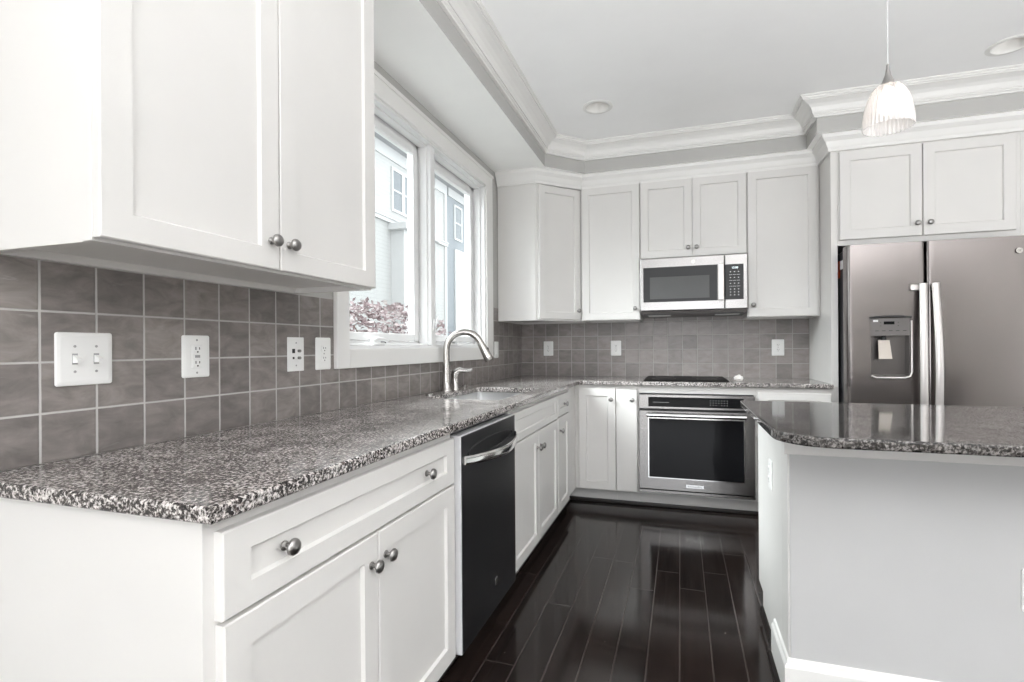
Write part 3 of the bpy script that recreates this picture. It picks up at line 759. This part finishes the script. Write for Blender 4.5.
for zz in (1.28, 1.30):
    for q in (.05, .142): MB().box(PX0 + q, PX0 + q + .006, FF - .0022, FF, zz, zz + .003).build('button_mark', 'slot', pn)
m = MB(); m.box(PX0 + .014, PX0 + .040, FF - .0028, FF, 1.306, 1.318, .0005); m.build('corner_mark', 'mark', pn)
m = MB(); m.extr([(PX0 + .05, FF + .03, 1.195), (PX0 + .11, FF + .03, 1.195), (PX0 + .118, FF + .012, 1.080), (PX0 + .048, FF + .012, 1.080)], (0, .008, 0)); m.build('paddle', 'paddle', ld)
m = MB(); m.lathe([(.016, 0), (.013, .03)], (PX0 + .08, FF + .035, 1.195), (0, 0, 1), 14); m.build('spout', 'black', ld, True)
# raised curved brow and cup lip around the pocket
brow = []
for i in range(17):
    t = -1 + i / 8; brow.append((PX0 + (PX1 - PX0) * (.5 + .52 * t), FF - .004, PZ1 + .008 * (1 - t * t)))
MB().tube(brow, .006, 8).build('dispenser_brow', 'darkgrey', ld, True)
MB().tube([(PX1 + .006, FF + .001, PZ1 - .02), (PX1 + .006, FF - .001, PZ0 + .03), (PX1 - .004, FF - .002, PZ0 + .004), (PX1 - .03, FF - .003, PZ0 - .006), (PX0 + .03, FF - .003, PZ0 - .006), (PX0 + .004, FF - .002, PZ0 + .004)], .006, 8).build('dispenser_trim', 'handle_steel', ld, True)
for prt, xc, sgn in ((ld, 2.746, -1), (rd, 2.806, 1)):
    rr = []
    for i in range(21):
        t = i / 20; z = .48 + 1.05 * t; y = FF - .028 - .026 * math.sin(math.pi * t)
        rr.append([(xc + .021 * math.cos(q) + sgn * .008 * math.sin(math.pi * t), y + .011 * math.sin(q), z) for q in [2 * math.pi * j / 14 for j in range(14)]])
    m = MB(); m.rings(rr)
    for z in (.50, 1.505): m.box(xc - .018 , xc + .018, FF - .03, FF + .002, z - .016, z + .016, .003)
    if sgn < 0: m.box(xc - .06, xc - .014, FF - .012, FF + .002, 1.49, 1.528, .003)
    m.build('handle', 'handle_steel', prt, True)
emblem(rd, 3.215, FF - .002, 1.70, .016)
m = MB(); m.box(2.3645, 2.366, 3.714, 3.778, 1.655, 1.712); m.build('caution_label', 'mark', fr)
m = MB(); m.box(2.3645, 2.366, 3.783, 3.84, 1.605, 1.715); m.build('warning_sticker', 'orange', fr)

# ------------------------------------------------------------------ island
ib = thing('kitchen_island', 'white kitchen island with grey panelled front, right of the aisle', 'island', (2.58, 2.15, 0))
IX0, IX1 = 1.702, 3.44; IYF, IYB = 1.85, 2.515
MB().box(IX0, IX1, IYF + .10, IYB, .105, CB - .001, .001).build('cabinet_body', 'cabinet', ib)
MB().box(IX0 + .008, IX1, IYF + .10, IYB - .06, 0, .105).build('toe_kick', 'cabinet', ib)
MB().box(IX0, IX1, IYF + .006, IYF + .10, 0, CB - .001, .001).build('knee_wall', 'cabinet', ib)
MB().box(IX0 + .006, IX1 - .006, IYF, IYF + .006, .10, .83, .0005).build('front_panel', 'island_face', ib)
m = MB(); m.box(IX0 - .012, IX1 + .012, IYF - .014, IYF + .02, .812, CB - .001, .002); m.build('top_trim', 'cabinet', ib)
BP = [(0, 0), (.015, 0), (.015, .115), (.012, .122), (.009, .126), (.006, .138), (0, .142)]
m = MB(); m.sweep([(IX0, 2.10), (IX0, IYF), (IX1, IYF)], BP); m.build('baseboard', 'trim', ib)
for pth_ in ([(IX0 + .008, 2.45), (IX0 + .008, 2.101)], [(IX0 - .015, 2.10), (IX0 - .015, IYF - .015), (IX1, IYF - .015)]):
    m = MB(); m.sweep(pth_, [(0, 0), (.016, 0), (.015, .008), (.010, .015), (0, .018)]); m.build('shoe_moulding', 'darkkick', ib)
for i in range(4):
    a = IX0 + .012 + i * .43; w_ = .424
    o = front(ib, 'door', (a + w_, IYB, .12), -X_, Y_, w_, .57, [(.03 if i % 2 else w_ - .03, .5)], rail=.055)
    front(ib, 'drawer', (a + w_, IYB, .705), -X_, Y_, w_, .15, [(w_ / 2, .075)], rail=.055, rail_v=.036)
tl = 1.632; ty0, ty1 = 1.572, 2.545; rr_ = .14
outl = [(tl, ty1)] + arc(tl + rr_, ty0 + rr_, rr_, 180, 270, 12) + [(3.5, ty0), (3.5, ty1)]
o = slab(outl, [], CB, CT, .007).build('island_countertop', 'granite_no_glare', loc=(2.55, 2.0, CB))
tag(o, 'polished speckled granite island countertop with rounded near corner', 'countertop')

# ------------------------------------------------------------------ wall plates
def plate(name, label, cat, org, U, N, kind, w=.088, h=.124, group=None):
    """a wall plate centred on org"""
    org = Vector(org) + Vector(N) * .0006; U = Vector(U); N = Vector(N)
    t = thing(name, label, cat, org, group)
    def bx(name, u0, u1, v0, v1, n0, n1, mat, par, bev=.0006):
        m = MB(); m.rings([[org + U * a + Z_ * b + N * q for a, b in ((u0 + i, v0 + i), (u1 - i, v0 + i), (u1 - i, v1 - i), (u0 + i, v1 - i))] for i, q in ((0, n0), (0, n1 - bev), (bev, n1))])
        return m.build(name, mat, par)
    sharp = kind == 'jack'
    r_ = .002 if sharp else .006
    def ring(i, n):
        W, H = w / 2 - i, h / 2 - i; out = []
        for sx, sz, a0 in ((1, 1, 0), (-1, 1, 90), (-1, -1, 180), (1, -1, 270)):
            for k in range(5):
                a = R(a0 + 22.5 * k); out.append(org + U * (sx * (W - r_) + r_ * math.cos(a)) + Z_ * (sz * (H - r_) + r_ * math.sin(a)) + N * n)
        return out
    rg = [ring(0, 0), ring(0, .0025), ring(.002, .0045), ring(.010, .006)] if not sharp else [ring(0, 0), ring(0, .003), ring(.001, .004)]
    pl = MB().rings(rg).build('cover_plate', 'plastic', t)
    n1 = .006 if not sharp else .004
    def screw(u, v): MB().lathe([(.0032, 0), (.0032, .0008), (.0001, .0014)], org + U * u + Z_ * v + N * (n1 - .0002), N, 10).build('screw', 'markgrey', t)
    if kind == 'duplex' or kind == 'gfci':
        if kind == 'gfci': bx('receptacle', -.017, .017, -.034, .034, n1 - .001, n1 + .002, 'plastic', t); zs = (-.0205, .0205); screw(0, .048); screw(0, -.048)
        else: zs = (-.0195, .0195); screw(0, 0)
        for z in zs:
            f_ = bx('receptacle', -.0155, .0155, z - .013, z + .013, n1 - .001, n1 + .0032, 'plastic', t, .002)
            m = MB(); q = n1 + .0033
            for u, hh in ((-.006, .0042), (.006, .0034)):
                m.rings([[org + U * (u + a * .0013) + Z_ * (z + .003 + b * hh) + N * (q + k) for a, b in ((-1, -1), (1, -1), (1, 1), (-1, 1))] for k in (-.0006, .0002)])
            m.lathe([(.0026, -.0006), (.0026, .0002)], org + Z_ * (z - .0072) + N * q, N, 10)
            m.build('slots', 'slot', f_)
        if kind == 'gfci':
            bx('test_buttons', -.008, .008, -.004, .004, n1 + .001, n1 + .0036, 'markgrey', t)
    elif kind == 'toggle':
        us = (-.023, .023) if w > .1 else (0,)
        for u in us:
            screw(u, .030); screw(u, -.030)
            bx('toggle_slot', u - .006, u + .006, -.013, .013, n1 - .001, n1 + .0004, 'markgrey', t, .0001)
            m = MB(); m.extr([org + U * (u + .0048) + Z_ * a + N * b for a, b in ((-.009, n1), (.009, n1), (.000, n1 + .017), (-.008, n1 + .017))], U * -.0096); m.build('toggle', 'plastic', t)
    elif kind == 'blank':
        screw(0, .03); screw(0, -.03)
        bx('rocker', -.016, .016, -.033, .033, n1 - .001, n1 + .004, 'plastic', t, .002)
    elif kind == 'jack':
        screw(0, .042); screw(0, -.042)
        bx('jack_port', -.020, -.006, .004, .020, n1 - .001, n1 + .001, 'slot', t)
        bx('jack_port', -.018, -.009, -.018, -.010, n1 - .001, n1 + .001, 'slot', t)
        for v in (.012, -.014): MB().lathe([(.0055, 0), (.0055, .009), (.002, .009), (.002, .012)], org + U * .012 + Z_ * v + N * n1, N, 12).build('coax_post', 'pewter', t, True)
    return t
ZP = 1.147
plate('light_switch', 'wide white double-toggle switch plate on the left tile wall', 'light switch', (0, .844, ZP), Y_, X_, 'toggle', .122, .126)
plate('outlet', 'white outlet with test buttons on left tile, right of the double switch', 'outlet', (0, 1.137, ZP), Y_, X_, 'gfci')
plate('jack_plate', 'white plate of data and cable jacks on the left tile wall', 'jack plate', (0, 1.544, ZP), Y_, X_, 'jack', .082, .126)
plate('outlet', 'white outlet on the left tile just before the window casing', 'outlet', (0, 1.696, ZP), Y_, X_, 'duplex', .088, .128)
plate('rocker_switch', 'white single rocker switch on left tile between window and corner', 'light switch', (0, 3.70, ZP), Y_, X_, 'blank', .085, .128)
plate('outlet', 'white outlet on the back tile nearest the left corner', 'outlet', (.250, YB, 1.152), X_, -Y_, 'duplex', .088, .128)
plate('outlet', 'white outlet on the back tile just left of the cooktop', 'outlet', (.844, YB, 1.152), X_, -Y_, 'duplex', .088, .128)
plate('outlet', 'white outlet on the back tile right of the cooktop, near the refrigerator', 'outlet', (2.093, YB, 1.150), X_, -Y_, 'duplex', .088, .128)
plate('outlet', 'white outlet on the grey front of the island at the right edge', 'outlet', (2.357, IYF, .448), X_, -Y_, 'duplex', .088, .124)
plate('outlet', 'white outlet on the narrow white end of the island', 'outlet', (IX0, 2.17, .665), -Y_, -X_, 'duplex', .07, .115)

# ------------------------------------------------------------------ lights of the room
p = thing('pendant_light', 'ribbed glass dome pendant lamp hanging over the island', 'pendant lamp', (2.007, 1.90, CH))
px, py = 2.007, 1.90
m = MB(); m.lathe([(.06, 0), (.06, -.006), (.045, -.02), (.008, -.026)], (px, py, CH), (0, 0, 1), 28); m.build('canopy', 'nickel', p, True)
m = MB(); m.tube([(px, py, CH - .02), (px, py, 2.04)], .0014, 8); m.build('cord', 'cordgrey', p, True)
m = MB(); m.lathe([(.004, .062), (.005, .05), (.0085, .028), (.019, .0), (.024, -.006), (.0001, -.008)], (px, py, 2.002), (0, 0, 1), 22); m.build('socket_cap', 'pewter', p, True)
m = MB(); prof = [(.020, 2.000), (.032, 1.993), (.045, 1.978), (.055, 1.956), (.0625, 1.928), (.067, 1.898), (.0692, 1.872), (.0692, 1.862)]
prof2 = [(r - .003, z) for r, z in prof[::-1]]
m.lathe([(r, z - 2.0) for r, z in prof + prof2], (px, py, 2.0), (0, 0, 1), 216, False, False, rib=.022, ribn=36)
m.build('lamp_shade', 'shade', p, True)
m = MB(); m.lathe([(.0001, 0), (.012, -.004), (.016, -.02), (.024, -.045), (.027, -.062), (.022, -.078), (.012, -.087), (.0001, -.09)], (px, py, 1.993), (0, 0, 1), 20); m.build('bulb', 'bulb', p, True)
for i, (cx, cy) in enumerate(CANS):
    t = thing('recessed_light', ['round recessed ceiling light in front of the single-door cabinets', 'round recessed ceiling light above the refrigerator at upper right'][i], 'ceiling light', (cx, cy, CH), 'recessed ceiling lights')
    m = MB(); m.lathe([(.074, .001), (.098, -.0005), (.098, -.004), (.092, -.007), (.076, -.006), (.072, .0), (.072, .002)], (cx, cy, CH), (0, 0, 1), 40, False, False); m.build('trim_ring', 'trim', t, True)
    m = MB(); m.lathe([(.0735, .002), (.066, .05), (.060, .095), (.060, .11), (.0765, .11), (.0765, .002)], (cx, cy, CH), (0, 0, 1), 40, False, False); m.build('baffle', 'trim', t, True)
    m = MB(); m.lathe([(.0001, .078), (.04, .082), (.0605, .09)], (cx, cy, CH), (0, 0, 1), 32, False, False); m.build('lens', 'canlens', t, True)

# ------------------------------------------------------------------ outside
struct(MB().box(-40, -.2, -10, 45, -.5, -.35).build('ground', 'ground'))
h = thing('neighbor_house', 'white sided house with belt trim seen through the left window pane', 'house', (-12, 13.5, -.35))
FX = -8.0
MB().box(-15, FX, 7, 19.35, -.35, 7.95).build('wall', 'siding_white', h)
m = MB(); m.extr([(-15.5, 6.5, 7.95), (FX + .6, 6.5, 7.95), (FX + .6, 6.5, 8.15), (-11.5, 6.5, 10.2), (-15.5, 6.5, 8.15)], (0, 12.85, 0)); m.build('roof', 'roof', h)
m = MB(); m.box(FX, FX + .06, 7, 19.35, 7.55, 7.95); m.box(FX, FX + .10, 7, 19.35, 5.38, 5.52); m.box(FX, FX + .14, 7, 19.35, 5.50, 5.55); m.box(FX, FX + .05, 19.15, 19.35, -.35, 7.95); m.build('trim_boards', 'ext_trim', h)
def ext_window(par, y0, y1, z0, z1, x=FX):
    q = .09; m = MB()
    m.box(x, x + .05, y0 - q, y0, z0 - q, z1 + q); m.box(x, x + .05, y1, y1 + q, z0 - q, z1 + q); m.box(x, x + .05, y0, y1, z1, z1 + q); m.box(x, x + .05, y0, y1, z0 - q, z0)
    m.box(x, x + .035, y0, y1, (z0 + z1) / 2 - .03, (z0 + z1) / 2 + .03)
    f_ = m.build('window', 'ext_trim', par); MB().box(x, x + .02, y0, y1, z0, z1).build('pane', 'ext_glass', f_)
ext_window(h, 15.2, 15.78, 5.93, 7.25); ext_window(h, 15.96, 16.56, 5.93, 7.25); ext_window(h, 11.5, 12.3, 5.93, 7.25)
m = MB(); m.box(FX, FX + .5, 15.1, 15.75, -.35, 5.2); m.box(FX, FX + .7, 14.9, 17.4, 5.15, 5.36); m.build('porch_bay', 'ext_trim', h)
ext_window(h, 16.05, 16.7, 3.15, 4.65)
h = thing('neighbor_house', 'grey-blue sided house seen through the right window pane', 'house', (-12, 25, -.35))
MB().box(-15, FX, 19.36, 32, -.35, 7.95).build('wall', 'siding_blue', h)
m = MB(); m.extr([(-15.5, 19.4, 7.95), (FX + .6, 19.4, 7.95), (FX + .6, 19.4, 8.15), (-11.5, 19.4, 10.2), (-15.5, 19.4, 8.15)], (0, 13, 0)); m.build('roof', 'roof', h)
m = MB(); m.box(FX, FX + .06, 19.5, 32, 7.6, 7.95); m.box(FX, FX + .06, 20.15, 23.5, -.35, 5.45); m.build('trim_boards', 'ext_trim', h)
ext_window(h, 20.2, 20.85, 5.95, 7.3)
t = thing('tree', 'small reddish-leaved tree outside the window', 'tree', (-3.2, 7.0, -.35))
m = MB(); m.tube([(-3.2, 7.0, -.35), (-3.15, 7.05, .3), (-3.2, 7.0, .9), (-3.25, 6.9, 1.3)], [.07, .055, .05, .03], 8)
for k in range(16):
    a = 2 * math.pi * k / 16; q = random.uniform(.7, 1.5)
    m.tube([(-3.2, 7.0, .7 + .03 * k), (-3.2 + .5 * q * math.cos(a), 7.0 + .5 * q * math.sin(a), 1.1), (-3.2 + q * math.cos(a) * .9, 7.0 + q * math.sin(a), 1.35 + random.uniform(0, .3))], [.022, .014, .006], 6)
m.build('trunk', 'bark', t, True)
m = MB(); bm = m.bm
for k in range(2600):
    a = random.uniform(0, 2 * math.pi); q = math.sqrt(random.random()); lay = random.choice((.9, 1.05, 1.2, 1.38, 1.52, 1.68, 1.8))
    rad = 1.55 * (1.15 - (lay - .9) * .55)
    c = Vector((-3.2 + rad * .85 * q * math.cos(a), 6.9 + rad * q * math.sin(a), lay + random.gauss(0, .03) + .05 * math.sin(a * 3)))
    sz = random.uniform(.03, .07)
    u = Vector((random.gauss(0, 1), random.gauss(0, 1), random.gauss(0, .5))).normalized(); v_ = u.orthogonal().normalized()
    vs = [bm.verts.new(c + u * sz), bm.verts.new(c + v_ * sz * .45), bm.verts.new(c - u * sz * .8), bm.verts.new(c - v_ * sz * .45)]
    bm.faces.new(vs)
m.build('foliage', 'leaf', t)
